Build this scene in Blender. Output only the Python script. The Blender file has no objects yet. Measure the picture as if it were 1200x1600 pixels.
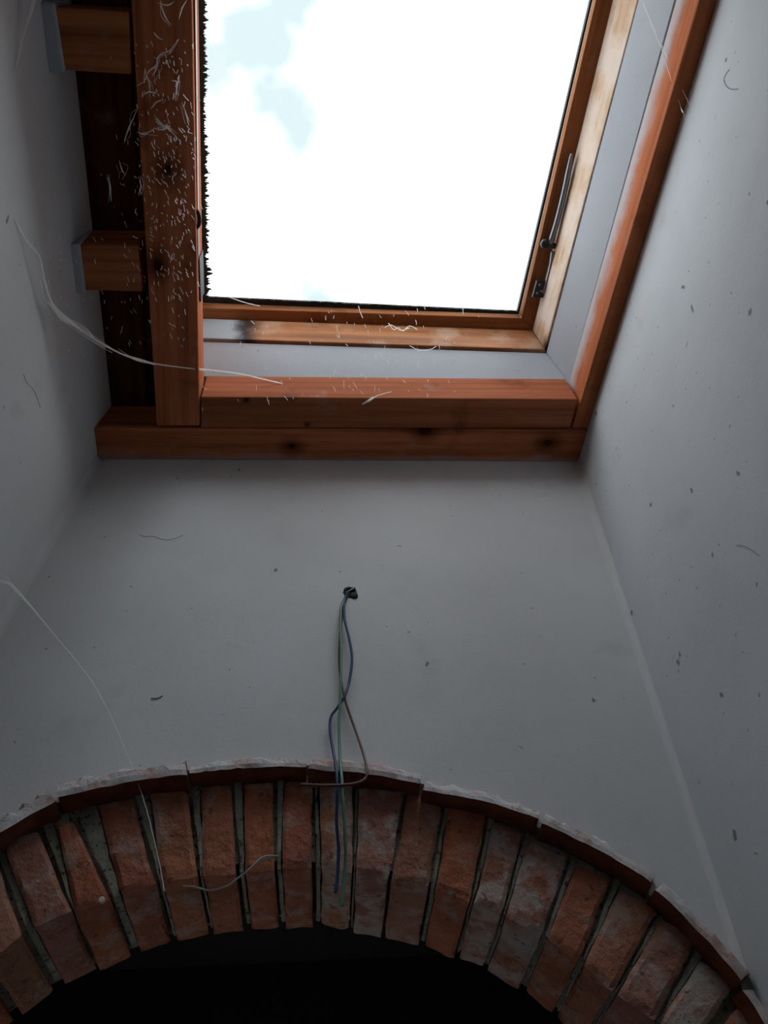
import bpy, bmesh, math, random
from mathutils import Vector, Matrix, noise
random.seed(7)

# ------------------------------------------------------------------ frame of reference
F = 1250.0                       # focal length in pixels of the 1200x1600 frame
D = 1.32                         # distance from camera to the arch wall, metres
CAM = Vector((0.0, 0.0, 1.6))
Zc = Vector((-100 / F, 1050 / F, -1)).normalized()
Xc = Vector((15640 / F, 1.8 / F, -1)).normalized()
Xc = (Xc - Zc * Xc.dot(Zc)).normalized()
Yc = Zc.cross(Xc)
M3 = Matrix((Xc, Yc, Zc))        # camera space -> room space

# ------------------------------------------------------------------ camera, sky, exposure
sc = bpy.context.scene
col = sc.collection
cam = bpy.data.cameras.new('camera')
cam.sensor_fit = 'VERTICAL'
cam.sensor_height = 32.0
cam.lens = F / 1600 * 32.0
cam.clip_start = 0.01
camo = bpy.data.objects.new('camera', cam)
camo.matrix_world = Matrix.Translation(CAM) @ M3.to_4x4()
col.objects.link(camo)
sc.camera = camo

SKY_CLOUD = (0.97, 1.0, 1.06)
SKY_BLUE = (0.140, 0.162, 0.170)
SKY_STRENGTH = 6.8
wd = bpy.data.worlds.new('sky'); sc.world = wd
wd.use_nodes = True
nt = wd.node_tree; nt.nodes.clear()
wo = nt.nodes.new('ShaderNodeOutputWorld'); bg = nt.nodes.new('ShaderNodeBackground')
tc = nt.nodes.new('ShaderNodeTexCoord')
mp = nt.nodes.new('ShaderNodeMapping'); mp.inputs['Location'].default_value = (0.35, 0.1, 0.0)
# turn of the cloud pattern about the zenith-ward axis
_d0 = (M3 @ Vector((-0.13, 0.55, -1))).normalized(); _d1 = (M3 @ Vector((0.17, 0.52, -1))).normalized()
mp.inputs['Rotation'].default_value = _d0.rotation_difference(_d1).to_euler()
nz = nt.nodes.new('ShaderNodeTexNoise'); nz.inputs['Scale'].default_value = 2.3; nz.inputs['Detail'].default_value = 5
rp = nt.nodes.new('ShaderNodeValToRGB')
rp.color_ramp.elements[0].position = 0.36; rp.color_ramp.elements[0].color = (*SKY_BLUE, 1)
rp.color_ramp.elements[1].position = 0.62; rp.color_ramp.elements[1].color = (*SKY_CLOUD, 1)
bg.inputs['Strength'].default_value = SKY_STRENGTH
L = nt.links.new
L(tc.outputs['Generated'], mp.inputs['Vector']); L(mp.outputs[0], nz.inputs['Vector'])
L(nz.outputs['Fac'], rp.inputs[0]); L(rp.outputs[0], bg.inputs['Color']); L(bg.outputs[0], wo.inputs[0])

vs = sc.view_settings
vs.view_transform = 'Standard'; vs.look = 'None'; vs.gamma = 1.0; vs.use_curve_mapping = False
vs.exposure = 0.0

# ------------------------------------------------------------------ room geometry helpers
def ray(px, py):
    return M3 @ Vector(((px - 600) / F, -(py - 800) / F, -1.0))
S = -(M3 @ Vector((-265 / F, -1850 / F, -1))).normalized()     # up the rafters, towards the viewer
X = Vector((1, 0, 0))
N = X.cross(S)
N = N.normalized() if N.z > 0 else -N.normalized()             # roof normal
def wallp(px, py, off=0.0):
    r = ray(px, py); return CAM + r * ((D - off) / r.y)
_r0 = ray(527, 720)
RC = (_r0 * (D / _r0.y)).dot(N)                                # roof plane: underside of the timbers
O = CAM + _r0 * (D / _r0.y)
def roofp(px, py, c=0.0):
    r = ray(px, py); return CAM + r * ((RC + c) / r.dot(N))
def ab(p):                                                     # roof coordinates of a point
    q = p - O; c = q.dot(N); q = q - N * c
    b = q.y / S.y; a = q.x - b * S.x
    return a, b, c
def rp3(a, b, c):
    return O + X * a + S * b + N * c
def rab(px, py, c):
    return ab(roofp(px, py, c))[:2]
def line_at_b(p0, p1, b):
    t = (b - p0[1]) / (p1[1] - p0[1]); return (p0[0] + (p1[0] - p0[0]) * t, b)
def isect(p0, p1, q0, q1):
    d1 = (p1[0] - p0[0], p1[1] - p0[1]); d2 = (q1[0] - q0[0], q1[1] - q0[1])
    den = d1[0] * d2[1] - d1[1] * d2[0]
    t = ((q0[0] - p0[0]) * d2[1] - (q0[1] - p0[1]) * d2[0]) / den
    return (p0[0] + d1[0] * t, p0[1] + d1[1] * t)

# ------------------------------------------------------------------ object helpers
def empty(name, loc):
    o = bpy.data.objects.new(name, None); o.location = loc; o.empty_display_size = 0.05
    col.objects.link(o); return o
def mesh_obj(name, verts, faces, mat, parent=None, bevel=0.0, smooth=False, origin=None, mats=None, fmat=None, seg=2):
    vs_ = [Vector(v) for v in verts]
    if origin is None:
        lo = Vector([min(v[i] for v in vs_) for i in range(3)]); hi = Vector([max(v[i] for v in vs_) for i in range(3)])
        origin = (lo + hi) / 2; origin.z = lo.z
    me = bpy.data.meshes.new(name)
    me.from_pydata([v - origin for v in vs_], [], faces)
    bm = bmesh.new(); bm.from_mesh(me); bmesh.ops.recalc_face_normals(bm, faces=bm.faces); bm.to_mesh(me); bm.free()
    for m in (mats or [mat]): me.materials.append(m)
    if fmat:
        for p, i in zip(me.polygons, fmat): p.material_index = i
    if smooth:
        for p in me.polygons: p.use_smooth = True
    o = bpy.data.objects.new(name, me); col.objects.link(o)
    if parent:
        o.parent = parent; o.location = origin - wloc(parent)
    else:
        o.location = origin
    if bevel:
        b = o.modifiers.new('bevel', 'BEVEL'); b.width = bevel; b.segments = seg; b.limit_method = 'ANGLE'; b.angle_limit = math.radians(40)
    return o
def wloc(o):
    v = o.location.copy()
    while o.parent: o = o.parent; v += o.location
    return v
def tag(o, label=None, cat=None, group=None, kind=None):
    if label: o['label'] = label
    if cat: o['category'] = cat
    if group: o['group'] = group
    if kind: o['kind'] = kind
    return o
def prism(bot, top):
    n = len(bot)
    faces = [list(range(n))[::-1], list(range(n, 2 * n))]
    for i in range(n):
        j = (i + 1) % n; faces.append([i, j, n + j, n + i])
    return list(bot) + list(top), faces
def roof_prism(quad, c0, c1):
    """quad: (a,b) corners"""
    return prism([rp3(a, b, c0) for a, b in quad], [rp3(a, b, c1) for a, b in quad])
def box(p0, p1):
    (x0, y0, z0), (x1, y1, z1) = p0, p1
    b = [Vector((x0, y0, z0)), Vector((x1, y0, z0)), Vector((x1, y1, z0)), Vector((x0, y1, z0))]
    return prism(b, [Vector((v.x, v.y, z1)) for v in b])
def join(parts):
    V_, F_ = [], []
    for v, f in parts:
        k = len(V_); V_ += list(v); F_ += [[i + k for i in q] for q in f]
    return V_, F_
def smooth_path(pts, n=6):
    out = []
    P = [pts[0]] + list(pts) + [pts[-1]]
    for i in range(1, len(P) - 2):
        p0, p1, p2, p3 = P[i - 1], P[i], P[i + 1], P[i + 2]
        for k in range(n):
            t = k / n
            out.append(0.5 * ((2 * p1) + (p2 - p0) * t + (2 * p0 - 5 * p1 + 4 * p2 - p3) * t * t + (3 * p1 - p0 - 3 * p2 + p3) * t ** 3))
    out.append(Vector(pts[-1])); return out
def tube(pts, rad, sides=8):
    V_, F_ = [], []
    n = len(pts); up = Vector((0.31, 0.2, 0.93))
    for i, p in enumerate(pts):
        t = (pts[min(i + 1, n - 1)] - pts[max(i - 1, 0)])
        t = t.normalized() if t.length > 1e-9 else Vector((0, 0, 1))
        u = t.cross(up)
        if u.length < 1e-4: u = t.cross(Vector((1, 0, 0)))
        u.normalize(); w = t.cross(u)
        r = rad(i / (n - 1)) if callable(rad) else rad
        for k in range(sides):
            a = 2 * math.pi * k / sides
            V_.append(p + (u * math.cos(a) + w * math.sin(a)) * r)
    for i in range(n - 1):
        for k in range(sides):
            k2 = (k + 1) % sides
            F_.append([i * sides + k, i * sides + k2, (i + 1) * sides + k2, (i + 1) * sides + k])
    F_.append(list(range(sides))[::-1]); F_.append([(n - 1) * sides + k for k in range(sides)])
    return V_, F_

# ------------------------------------------------------------------ materials
class NT:
    def __init__(s, name):
        s.m = bpy.data.materials.new(name); s.m.use_nodes = True
        s.t = s.m.node_tree; s.t.nodes.clear()
        s.out = s.n('ShaderNodeOutputMaterial'); s.b = s.n('ShaderNodeBsdfPrincipled')
        s.l(s.b.outputs[0], s.out.inputs[0])
        s.pos = s.n('ShaderNodeNewGeometry').outputs['Position']
    def n(s, t): return s.t.nodes.new(t)
    def l(s, a, b): s.t.links.new(a, b)
    def noise(s, scale, detail=4, vec=None, rough=0.55):
        n = s.n('ShaderNodeTexNoise'); n.inputs['Scale'].default_value = scale; n.inputs['Detail'].default_value = detail
        n.inputs['Roughness'].default_value = rough
        s.l(vec or s.pos, n.inputs['Vector']); return n.outputs['Fac']
    def ramp(s, fac, stops):
        n = s.n('ShaderNodeValToRGB'); e = n.color_ramp.elements
        while len(e) < len(stops): e.new(0.5)
        for k, (p, c) in enumerate(stops):
            e[k].position = p; e[k].color = (*c, 1) if isinstance(c, tuple) else (c, c, c, 1)
        s.l(fac, n.inputs[0]); return n.outputs[0]
    def mix(s, fac, a, b):
        n = s.n('ShaderNodeMix'); n.data_type = 'RGBA'
        for v, i in ((fac, 0), (a, 6), (b, 7)):
            if isinstance(v, tuple): n.inputs[i].default_value = (*v, 1)
            elif isinstance(v, (int, float)): n.inputs[i].default_value = v
            else: s.l(v, n.inputs[i])
        return n.outputs[2]
    def math(s, op, a, b=None, c=None):
        n = s.n('ShaderNodeMath'); n.operation = op
        for k, v in enumerate((a, b, c)):
            if v is None: continue
            if isinstance(v, (int, float)): n.inputs[k].default_value = v
            else: s.l(v, n.inputs[k])
        return n.outputs[0]
    def dot(s, vec, d):
        n = s.n('ShaderNodeVectorMath'); n.operation = 'DOT_PRODUCT'
        s.l(vec, n.inputs[0]); n.inputs[1].default_value = d; return n.outputs['Value']
    def comb(s, x, y, z):
        n = s.n('ShaderNodeCombineXYZ')
        for k, v in enumerate((x, y, z)):
            if isinstance(v, (int, float)): n.inputs[k].default_value = v
            else: s.l(v, n.inputs[k])
        return n.outputs[0]
    def sub(s, p):
        n = s.n('ShaderNodeVectorMath'); n.operation = 'SUBTRACT'; s.l(s.pos, n.inputs[0]); n.inputs[1].default_value = p
        return n.outputs[0]
    def length(s, v):
        n = s.n('ShaderNodeVectorMath'); n.operation = 'LENGTH'; s.l(v, n.inputs[0]); return n.outputs['Value']
    def maprange(s, v, a, b, c=0.0, d=1.0, smooth=True):
        n = s.n('ShaderNodeMapRange'); n.interpolation_type = 'SMOOTHSTEP' if smooth else 'LINEAR'
        s.l(v, n.inputs[0])
        for k, q in zip((1, 2, 3, 4), (a, b, c, d)): n.inputs[k].default_value = q
        return n.outputs[0]
    def rand(s): return s.n('ShaderNodeObjectInfo').outputs['Random']
    def done(s, color, rough=0.8, bump=None, bstr=0.3, bdist=0.002, spec=0.3):
        if isinstance(color, tuple): s.b.inputs['Base Color'].default_value = (*color, 1)
        else: s.l(color, s.b.inputs['Base Color'])
        if isinstance(rough, (int, float)): s.b.inputs['Roughness'].default_value = rough
        else: s.l(rough, s.b.inputs['Roughness'])
        s.b.inputs['Specular IOR Level'].default_value = spec
        if bump is not None:
            n = s.n('ShaderNodeBump'); n.inputs['Strength'].default_value = bstr; n.inputs['Distance'].default_value = bdist
            s.l(bump, n.inputs['Height']); s.l(n.outputs[0], s.b.inputs['Normal'])
        return s.m

def specks(k, scale, size, keep, stretch=(1, 1, 1)):
    """sparse dark fly specks and scuffs"""
    uv = k.comb(k.dot(k.pos, (1, 1, 0)), k.dot(k.pos, (0, 0, 1)), 0)
    mp_ = k.n('ShaderNodeMapping'); mp_.inputs['Scale'].default_value = stretch; k.l(uv, mp_.inputs[0])
    wn = k.n('ShaderNodeTexNoise'); wn.inputs['Scale'].default_value = 60; k.l(mp_.outputs[0], wn.inputs['Vector'])
    ad = k.n('ShaderNodeVectorMath'); ad.operation = 'MULTIPLY_ADD'
    k.l(wn.outputs['Color'], ad.inputs[0]); ad.inputs[1].default_value = (0.022,) * 3; k.l(mp_.outputs[0], ad.inputs[2])
    v = k.n('ShaderNodeTexVoronoi'); v.voronoi_dimensions = '2D'; v.inputs['Scale'].default_value = scale; k.l(ad.outputs[0], v.inputs['Vector'])
    near = k.maprange(v.outputs['Distance'], size * 0.5, size, 1, 0)
    sep = k.n('ShaderNodeSeparateColor'); k.l(v.outputs['Color'], sep.inputs[0])
    sel = k.math('LESS_THAN', sep.outputs[0], keep)
    return k.math('MULTIPLY', near, sel)

def plaster(name, base, speck=0.10, warm=0.0):
    k = NT(name)
    big = k.noise(2.2, 5); mid = k.noise(11, 6); fine = k.noise(160, 3)
    c = k.ramp(big, [(0.3, tuple(v * 0.90 for v in base)), (0.7, tuple(min(1, v * 1.06) for v in base))])
    c = k.mix(k.maprange(mid, 0.56, 0.75, 0, 0.22), c, tuple(v * q for v, q in zip(base, (0.86, 0.84, 0.78))))
    c = k.mix(k.maprange(k.noise(5.5, 6), 0.62, 0.72, 0, 0.16), c, (0.36, 0.34, 0.27))
    c = k.mix(k.maprange(fine, 0.6, 0.75, 0, 0.12), c, (0.25, 0.25, 0.25))
    m1 = specks(k, 9, 0.050, speck, (1, 0.6, 1)); m2 = specks(k, 21, 0.055, speck * 0.8)
    c = k.mix(k.math('MULTIPLY', m1, 0.75), c, (0.10, 0.10, 0.105))
    c = k.mix(k.math('MULTIPLY', m2, 0.65), c, (0.13, 0.115, 0.10))
    h = k.math('ADD', k.math('MULTIPLY', k.noise(22, 4), 0.7), k.math('MULTIPLY', fine, 0.35))
    return k.done(c, 0.92, h, 0.22, 0.004, 0.15)

def wood(name, grain, base, dark, light_amt=0.35, knots=(), knot_r=0.035, wash=None, rough=0.75, extra=None, ring=38):
    k = NT(name)
    g = Vector(grain).normalized(); u = g.cross(Vector((0.13, 0.21, 0.97))).normalized(); w = g.cross(u)
    vec = k.comb(k.math('MULTIPLY', k.dot(k.pos, g), 0.035), k.dot(k.pos, u), k.dot(k.pos, w))
    rnd = k.rand()
    sh = k.n('ShaderNodeVectorMath'); sh.operation = 'ADD'; k.l(vec, sh.inputs[0]); k.l(k.comb(rnd, rnd, rnd), sh.inputs[1]); vec = sh.outputs[0]
    n1 = k.noise(ring, 5, vec, 0.6); n2 = k.noise(190, 3, vec); n3 = k.noise(5, 3)
    c = k.ramp(n1, [(0.30, dark), (0.52, base), (0.72, tuple(min(1, v * (1 + light_amt)) for v in base))])
    c = k.mix(k.maprange(n2, 0.55, 0.72, 0, 0.45), c, dark)
    c = k.mix(k.maprange(n3, 0.45, 0.75, 0, 0.35), c, tuple(v * 0.6 for v in base))
    for p in knots:
        rel = k.sub(p); v2 = k.comb(k.math('MULTIPLY', k.dot(rel, g), 0.75), k.dot(rel, u), k.dot(rel, w))
        d = k.math('ADD', k.length(v2), k.math('MULTIPLY', k.math('SUBTRACT', n1, 0.5), 0.03))
        c = k.mix(k.maprange(d, knot_r * 0.35, knot_r * 1.9, 0.82, 0), c, tuple(v * 0.40 for v in dark))
        c = k.mix(k.maprange(d, knot_r * 0.2, knot_r * 0.55, 0.85, 0), c, (0.02, 0.009, 0.006))
    c = k.mix(k.maprange(k.noise(13, 6, None, 0.65), 0.56, 0.74, 0, 0.22), c, (0.34, 0.31, 0.29))
    c = k.mix(k.maprange(k.noise(7, 5), 0.58, 0.72, 0, 0.45), c, tuple(v * 0.35 for v in dark))
    if wash:      # limewash smeared over the edge of the timber: (axis, constant, from, to, strength)
        ax, c0, lo, hi, st = wash
        d = k.math('SUBTRACT', k.dot(k.pos, ax), c0)
        d = k.math('ADD', d, k.math('MULTIPLY', k.math('SUBTRACT', k.noise(14, 4), 0.5), (hi - lo) * 1.1))
        c = k.mix(k.maprange(d, lo, hi, 0, st), c, (0.42, 0.42, 0.43))
    if extra: c = extra(k, c, n1)
    return k.done(c, rough, n1, 0.3, 0.002, 0.03)

PLASTER = plaster('limewash_plaster', (0.60, 0.605, 0.615), 0.07)
PLASTER_R = plaster('limewash_plaster_scuffed', (0.535, 0.56, 0.58), 0.34)
REVEAL = plaster('white_reveal_plaster', (0.43, 0.45, 0.485), 0.05)
BR = (0.300, 0.098, 0.042); BRD = (0.125, 0.036, 0.016)

def simple(name, c, rough=0.6, metal=0.0, n=0.0):
    k = NT(name)
    k.b.inputs['Metallic'].default_value = metal
    cc = c
    if n: cc = k.mix(k.maprange(k.noise(40, 4), 0.35, 0.7, 0, n), c, tuple(v * 0.4 for v in c))
    return k.done(cc, rough, k.noise(90, 3), 0.15, 0.001)

def brick_mat(name, whiten):
    k = NT(name)
    r = k.rand()
    off = k.n('ShaderNodeVectorMath'); off.operation = 'ADD'; k.l(k.pos, off.inputs[0])
    k.l(k.comb(k.math('MULTIPLY', r, 13.0), k.math('MULTIPLY', r, 7.0), 0), off.inputs[1]); p = off.outputs[0]
    red = k.ramp(r, [(0.0, (0.47, 0.150, 0.075)), (0.3, (0.40, 0.130, 0.080)), (0.55, (0.50, 0.200, 0.095)), (0.8, (0.36, 0.150, 0.115)), (1.0, (0.45, 0.225, 0.130))])
    c = k.mix(k.maprange(k.noise(14, 6, p), 0.4, 0.7, 0, 0.6), red, (0.25, 0.085, 0.050))
    c = k.mix(k.maprange(k.noise(22, 6, p, 0.65), 0.50 - whiten * 0.1, 0.72 - whiten * 0.12, 0, 0.60 + whiten * 0.3), c, (0.50, 0.41, 0.37))
    c = k.mix(k.maprange(k.noise(9, 5, p, 0.6), 0.56 - whiten * 0.12, 0.66, 0, 0.45 + whiten * 0.4), c, (0.44, 0.42, 0.38))
    c = k.mix(k.maprange(k.noise(70, 4, p), 0.60, 0.70, 0, 0.7), c, (0.09, 0.05, 0.04))
    c = k.mix(0.08, c, (0.30, 0.27, 0.24))
    h = k.math('ADD', k.noise(45, 6, p, 0.65), k.math('MULTIPLY', k.noise(12, 3, p), 0.8))
    return k.done(c, 0.95, h, 1.0, 0.010, 0.1)
BRICK = brick_mat('weathered_brick', 0.0)
BRICK_W = brick_mat('limewashed_brick', 0.9)
def mortar_mat():
    k = NT('lime_mortar')
    c = k.ramp(k.noise(18, 6), [(0.3, (0.20, 0.195, 0.155)), (0.7, (0.36, 0.355, 0.30))])
    c = k.mix(k.maprange(k.noise(95, 4), 0.57, 0.66, 0, 0.85), c, (0.04, 0.04, 0.035))
    return k.done(c, 0.97, k.noise(60, 6, None, 0.7), 1.0, 0.008, 0.05)
MORTAR = mortar_mat()
def tile_wash():
    k = NT('limewashed_tile_edge')
    c = k.ramp(k.noise(16, 6, None, 0.65), [(0.34, (0.42, 0.27, 0.23)), (0.46, (0.49, 0.43, 0.42)), (0.60, (0.57, 0.565, 0.575))])
    c = k.mix(k.maprange(k.noise(40, 5), 0.60, 0.70, 0, 0.6), c, (0.30, 0.13, 0.085))
    return k.done(c, 0.95, k.noise(50, 6, None, 0.65), 0.8, 0.006, 0.1)
TILE_W = tile_wash()
def tile_red():
    k = NT('bare_tile')
    c = k.ramp(k.noise(20, 6), [(0.35, (0.16, 0.055, 0.035)), (0.65, (0.30, 0.105, 0.062))])
    return k.done(c, 0.95, k.noise(60, 6), 0.6, 0.004, 0.1)
TILE_R = tile_red()
DARKROOM = simple('beyond_shade_black', (0.012, 0.012, 0.012), 0.95)  # near-black base colour puts the darkness of the unlit room into its walls
FLOOR = simple('terracotta_floor', (0.075, 0.055, 0.042), 0.8, 0, 0.2)
BLACK = simple('black_rubber', (0.012, 0.012, 0.013), 0.6)
MOSS = simple('dirt_and_moss', (0.022, 0.022, 0.016), 0.95)
IRON = simple('grey_metal', (0.22, 0.23, 0.26), 0.35, 0.8)
BLACKIRON = simple('black_metal', (0.018, 0.02, 0.024), 0.4, 0.2)

def glass_mat():
    m = bpy.data.materials.new('window_glass'); m.use_nodes = True; t = m.node_tree; t.nodes.clear()
    o = t.nodes.new('ShaderNodeOutputMaterial'); mx = t.nodes.new('ShaderNodeMixShader')
    tr = t.nodes.new('ShaderNodeBsdfTransparent'); gl = t.nodes.new('ShaderNodeBsdfGlossy')
    tr.inputs[0].default_value = (0.95, 0.97, 0.965, 1); gl.inputs['Roughness'].default_value = 0.05
    mx.inputs[0].default_value = 0.05
    t.links.new(tr.outputs[0], mx.inputs[1]); t.links.new(gl.outputs[0], mx.inputs[2]); t.links.new(mx.outputs[0], o.inputs[0])
    return m
GLASS = glass_mat()
def web_mat(name, c, tr):
    m = bpy.data.materials.new(name); m.use_nodes = True; t = m.node_tree; t.nodes.clear()
    o = t.nodes.new('ShaderNodeOutputMaterial'); mx = t.nodes.new('ShaderNodeMixShader')
    d = t.nodes.new('ShaderNodeBsdfDiffuse'); q = t.nodes.new('ShaderNodeBsdfTranslucent')
    d.inputs[0].default_value = (*c, 1); q.inputs[0].default_value = (*c, 1); mx.inputs[0].default_value = tr
    t.links.new(d.outputs[0], mx.inputs[1]); t.links.new(q.outputs[0], mx.inputs[2]); t.links.new(mx.outputs[0], o.inputs[0])
    return m
WEB = web_mat('cobweb_silk', (1.0, 0.995, 0.98), 0.65)
WEBGREY = web_mat('dusty_cobweb', (0.42, 0.40, 0.37), 0.3)

# ------------------------------------------------------------------ THE SETTING
ZW = Vector((0, 0, 1))
def fit_plane(p, q, r):
    n = (q - p).cross(r - p).normalized(); return p, n
def plane_x(pl, y, z):
    p, n = pl; return p.x - ((y - p.y) * n.y + (z - p.z) * n.z) / n.x
PR = fit_plane(wallp(903, 722), wallp(1075, 1250), roofp(1121, 0))
PL = fit_plane(wallp(152, 720), wallp(0, 973), roofp(78, 108))
YB, YF, ZT = -1.6, D + 0.0, 4.0
def ztop(y, c):                       # height of roof level c above y (at x=0)
    return (N.dot(O) + c - N.y * y) / N.z
BOARD = 0.13                          # level of the roof boarding above the timber undersides

def side_wall(name, pl, sgn, mat):
    ys = (YB, YF + 0.25); V_ = []
    t = 0.2
    corners = [(ys[0], -0.02), (ys[1], -0.02), (ys[1], ztop(ys[1], BOARD + .03)), (ys[0], ztop(ys[0], BOARD + .03))]
    inn = [Vector((plane_x(pl, y, z), y, z)) for y, z in corners]
    outn = [v + Vector((sgn * t, 0, 0)) for v in inn]
    v, f = prism(inn, outn)
    o = mesh_obj(name, v, f, mat); return tag(o, kind='structure')
wr = side_wall('wall_right', PR, 1, PLASTER_R)
tag(wr, 'scuffed pale grey plaster side wall on the right of the skylight', 'wall')
wl = side_wall('wall_left', PL, -1, PLASTER)
tag(wl, 'shadowed grey plaster side wall on the left of the skylight', 'wall')

# rounded plaster in the two inner corners, children of the side walls
def corner_fillet(parent, pl, sgn, r0, r1, mat):
    V_, F_ = [], []; K = 8; Z = [0.0, 0.8, 1.4, 1.9, 2.4, 2.8, 3.1, 3.3, ztop(D, 0.0) - 0.001]
    for z in Z:
        t = z / Z[-1]; r = r0 + (r1 - r0) * t * t
        x = plane_x(pl, D, z); xs = plane_x(pl, D - r, z)
        A = Vector((xs, D - r, z)); B = Vector((x - sgn * r, D, z)); Cn = Vector((x, D, z))
        for k in range(K + 1):
            s = k / K
            V_.append(A * (1 - s) ** 2 + Cn * 2 * s * (1 - s) + B * s * s + (Vector((0.0004 * sgn, 0.0006, 0)) if k in (0, K) else Vector()))
        V_.append(Cn + Vector((sgn * 0.01, 0.01, 0)))
    n = K + 2
    for i in range(len(Z) - 1):
        for k in range(n):
            k2 = (k + 1) % n; F_.append([i * n + k, i * n + k2, (i + 1) * n + k2, (i + 1) * n + k])
    F_.append(list(range(n))); F_.append([(len(Z) - 1) * n + k for k in range(n)])
    mesh_obj('plaster_corner', V_, F_, mat, parent, smooth=True)
# arch numbers (in the wall plane, x and z)
CI = Vector((-0.078, -0.118 + CAM.z)); RI = 0.7675
CE = Vector((-0.112, -0.105 + CAM.z)); RE = 0.940
ARCH_D = 0.232

# end wall with the arched opening and the wire hole
def end_wall():
    xl, xr, zt = -1.15, 1.0, ztop(D, 0.0) + 0.14
    R = RE + 0.012; n = 64
    V_, F_ = [], []
    def arc(i):
        a = math.pi * i / n; return CE.x + R * math.cos(a), CE.y + R * math.sin(a)
    def outer(i):
        a = math.pi * i / n; c, s = math.cos(a), math.sin(a); k = 1e9
        if c > 1e-6: k = min(k, (xr - CE.x) / c)
        if c < -1e-6: k = min(k, (xl - CE.x) / c)
        if s > 1e-6: k = min(k, (zt - CE.y) / s)
        return CE.x + k * c, CE.y + k * s
    idx = []
    extra = {}
    for i in range(n + 1):
        (x0, z0), (x1, z1) = arc(i), outer(i)
        idx.append((len(V_), len(V_) + 1, len(V_) + 2, len(V_) + 3))
        V_ += [Vector((x0, D, z0)), Vector((x1, D, z1)), Vector((x0, D + ARCH_D, z0)), Vector((x1, D + ARCH_D, z1))]
    def cs(sx):                        # top corners
        k = len(V_); V_.extend([Vector((sx, D, zt)), Vector((sx, D + ARCH_D, zt))]); return k
    kr, kl = cs(xr), cs(xl)
    for i in range(n):
        a, b = idx[i], idx[i + 1]
        pa, pb = V_[a[1]], V_[b[1]]
        F_.append([a[0], a[2], b[2], b[0]])
        if abs(pa.x - xr) < 1e-6 and abs(pb.z - zt) < 1e-6 and abs(pb.x - xr) > 1e-6:
            F_ += [[a[0], a[1], kr, b[1], b[0]], [a[2], a[3], kr + 1, b[3], b[2]], [a[1], a[3], kr + 1, kr], [kr, kr + 1, b[3], b[1]]]
        elif abs(pb.x - xl) < 1e-6 and abs(pa.z - zt) < 1e-6 and abs(pa.x - xl) > 1e-6:
            F_ += [[a[0], a[1], kl, b[1], b[0]], [a[2], a[3], kl + 1, b[3], b[2]], [a[1], a[3], kl + 1, kl], [kl, kl + 1, b[3], b[1]]]
        else:
            F_ += [[a[0], a[1], b[1], b[0]], [a[2], a[3], b[3], b[2]], [a[1], a[3], b[3], b[1]]]
    a, b = idx[0], idx[n]
    F_ += [[a[0], a[1], a[3], a[2]], [b[0], b[1], b[3], b[2]]]
    o = mesh_obj('wall_end', V_, F_, PLASTER, origin=Vector((0, D, 0)))
    # jambs below the springing, same wall
    return o
we = end_wall()
tag(we, 'grey plaster end wall between the roof timbers and the brick arch', 'wall', kind='structure')
# cut the hole that the wires come out of
hc = wallp(547, 926)
cut_v, cut_f = [], []
prof = [(random.uniform(0.85, 1.1)) for _ in range(14)]
ringA = [Vector((hc.x + 0.0175 * math.cos(2 * math.pi * i / 14) * prof[i], D - 0.05, hc.z + 0.021 * math.sin(2 * math.pi * i / 14) * prof[i])) for i in range(14)]
cut_v, cut_f = prism(ringA, [v + Vector((0, 0.15, 0)) for v in ringA])
cutter = mesh_obj('cutter', cut_v, cut_f, PLASTER)
bo = we.modifiers.new('hole', 'BOOLEAN'); bo.object = cutter; bo.operation = 'DIFFERENCE'; bo.solver = 'EXACT'
bpy.context.view_layer.update()
dg = bpy.context.evaluated_depsgraph_get()
newme = bpy.data.meshes.new_from_object(we.evaluated_get(dg)); we.modifiers.clear(); we.data = newme
bpy.data.objects.remove(cutter)
for sx, pl in ((-1, PL), (1, PR)):
    x0 = CI.x + sx * RI; x1 = -1.15 if sx < 0 else 1.0
    v, f = box((min(x0, x1), D, -0.02), (max(x0, x1), D + ARCH_D, CE.y))
    mesh_obj('arch_jamb', v, f, PLASTER, we)
corner_fillet(wr, PR, 1, 0.009, 0.020, PLASTER)
corner_fillet(wl, PL, -1, 0.022, 0.022, PLASTER)

v, f = box((-1.4, YB - 0.15, -0.12), (1.5, 4.2, -0.02))
tag(mesh_obj('floor', v, f, FLOOR), 'terracotta floor of the stairwell below the view', 'floor', kind='structure')
v, f = box((-1.4, YB - 0.15, -0.02), (1.5, YB, ztop(YB, BOARD + .04)))
tag(mesh_obj('wall_back', v, f, PLASTER), 'grey plaster wall behind the viewer', 'wall', kind='structure')
# dark room beyond the arch
y0, y1 = D + ARCH_D, 4.2
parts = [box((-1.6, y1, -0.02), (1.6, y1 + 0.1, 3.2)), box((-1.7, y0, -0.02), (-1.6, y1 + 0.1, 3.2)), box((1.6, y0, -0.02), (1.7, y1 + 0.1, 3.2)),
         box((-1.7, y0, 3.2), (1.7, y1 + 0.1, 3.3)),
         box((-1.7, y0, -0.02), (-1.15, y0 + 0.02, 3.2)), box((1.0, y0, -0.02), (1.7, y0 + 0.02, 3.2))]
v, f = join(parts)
tag(mesh_obj('wall_beyond', v, f, DARKROOM), 'unlit dark room seen through the brick arch', 'wall', kind='structure')

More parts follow.
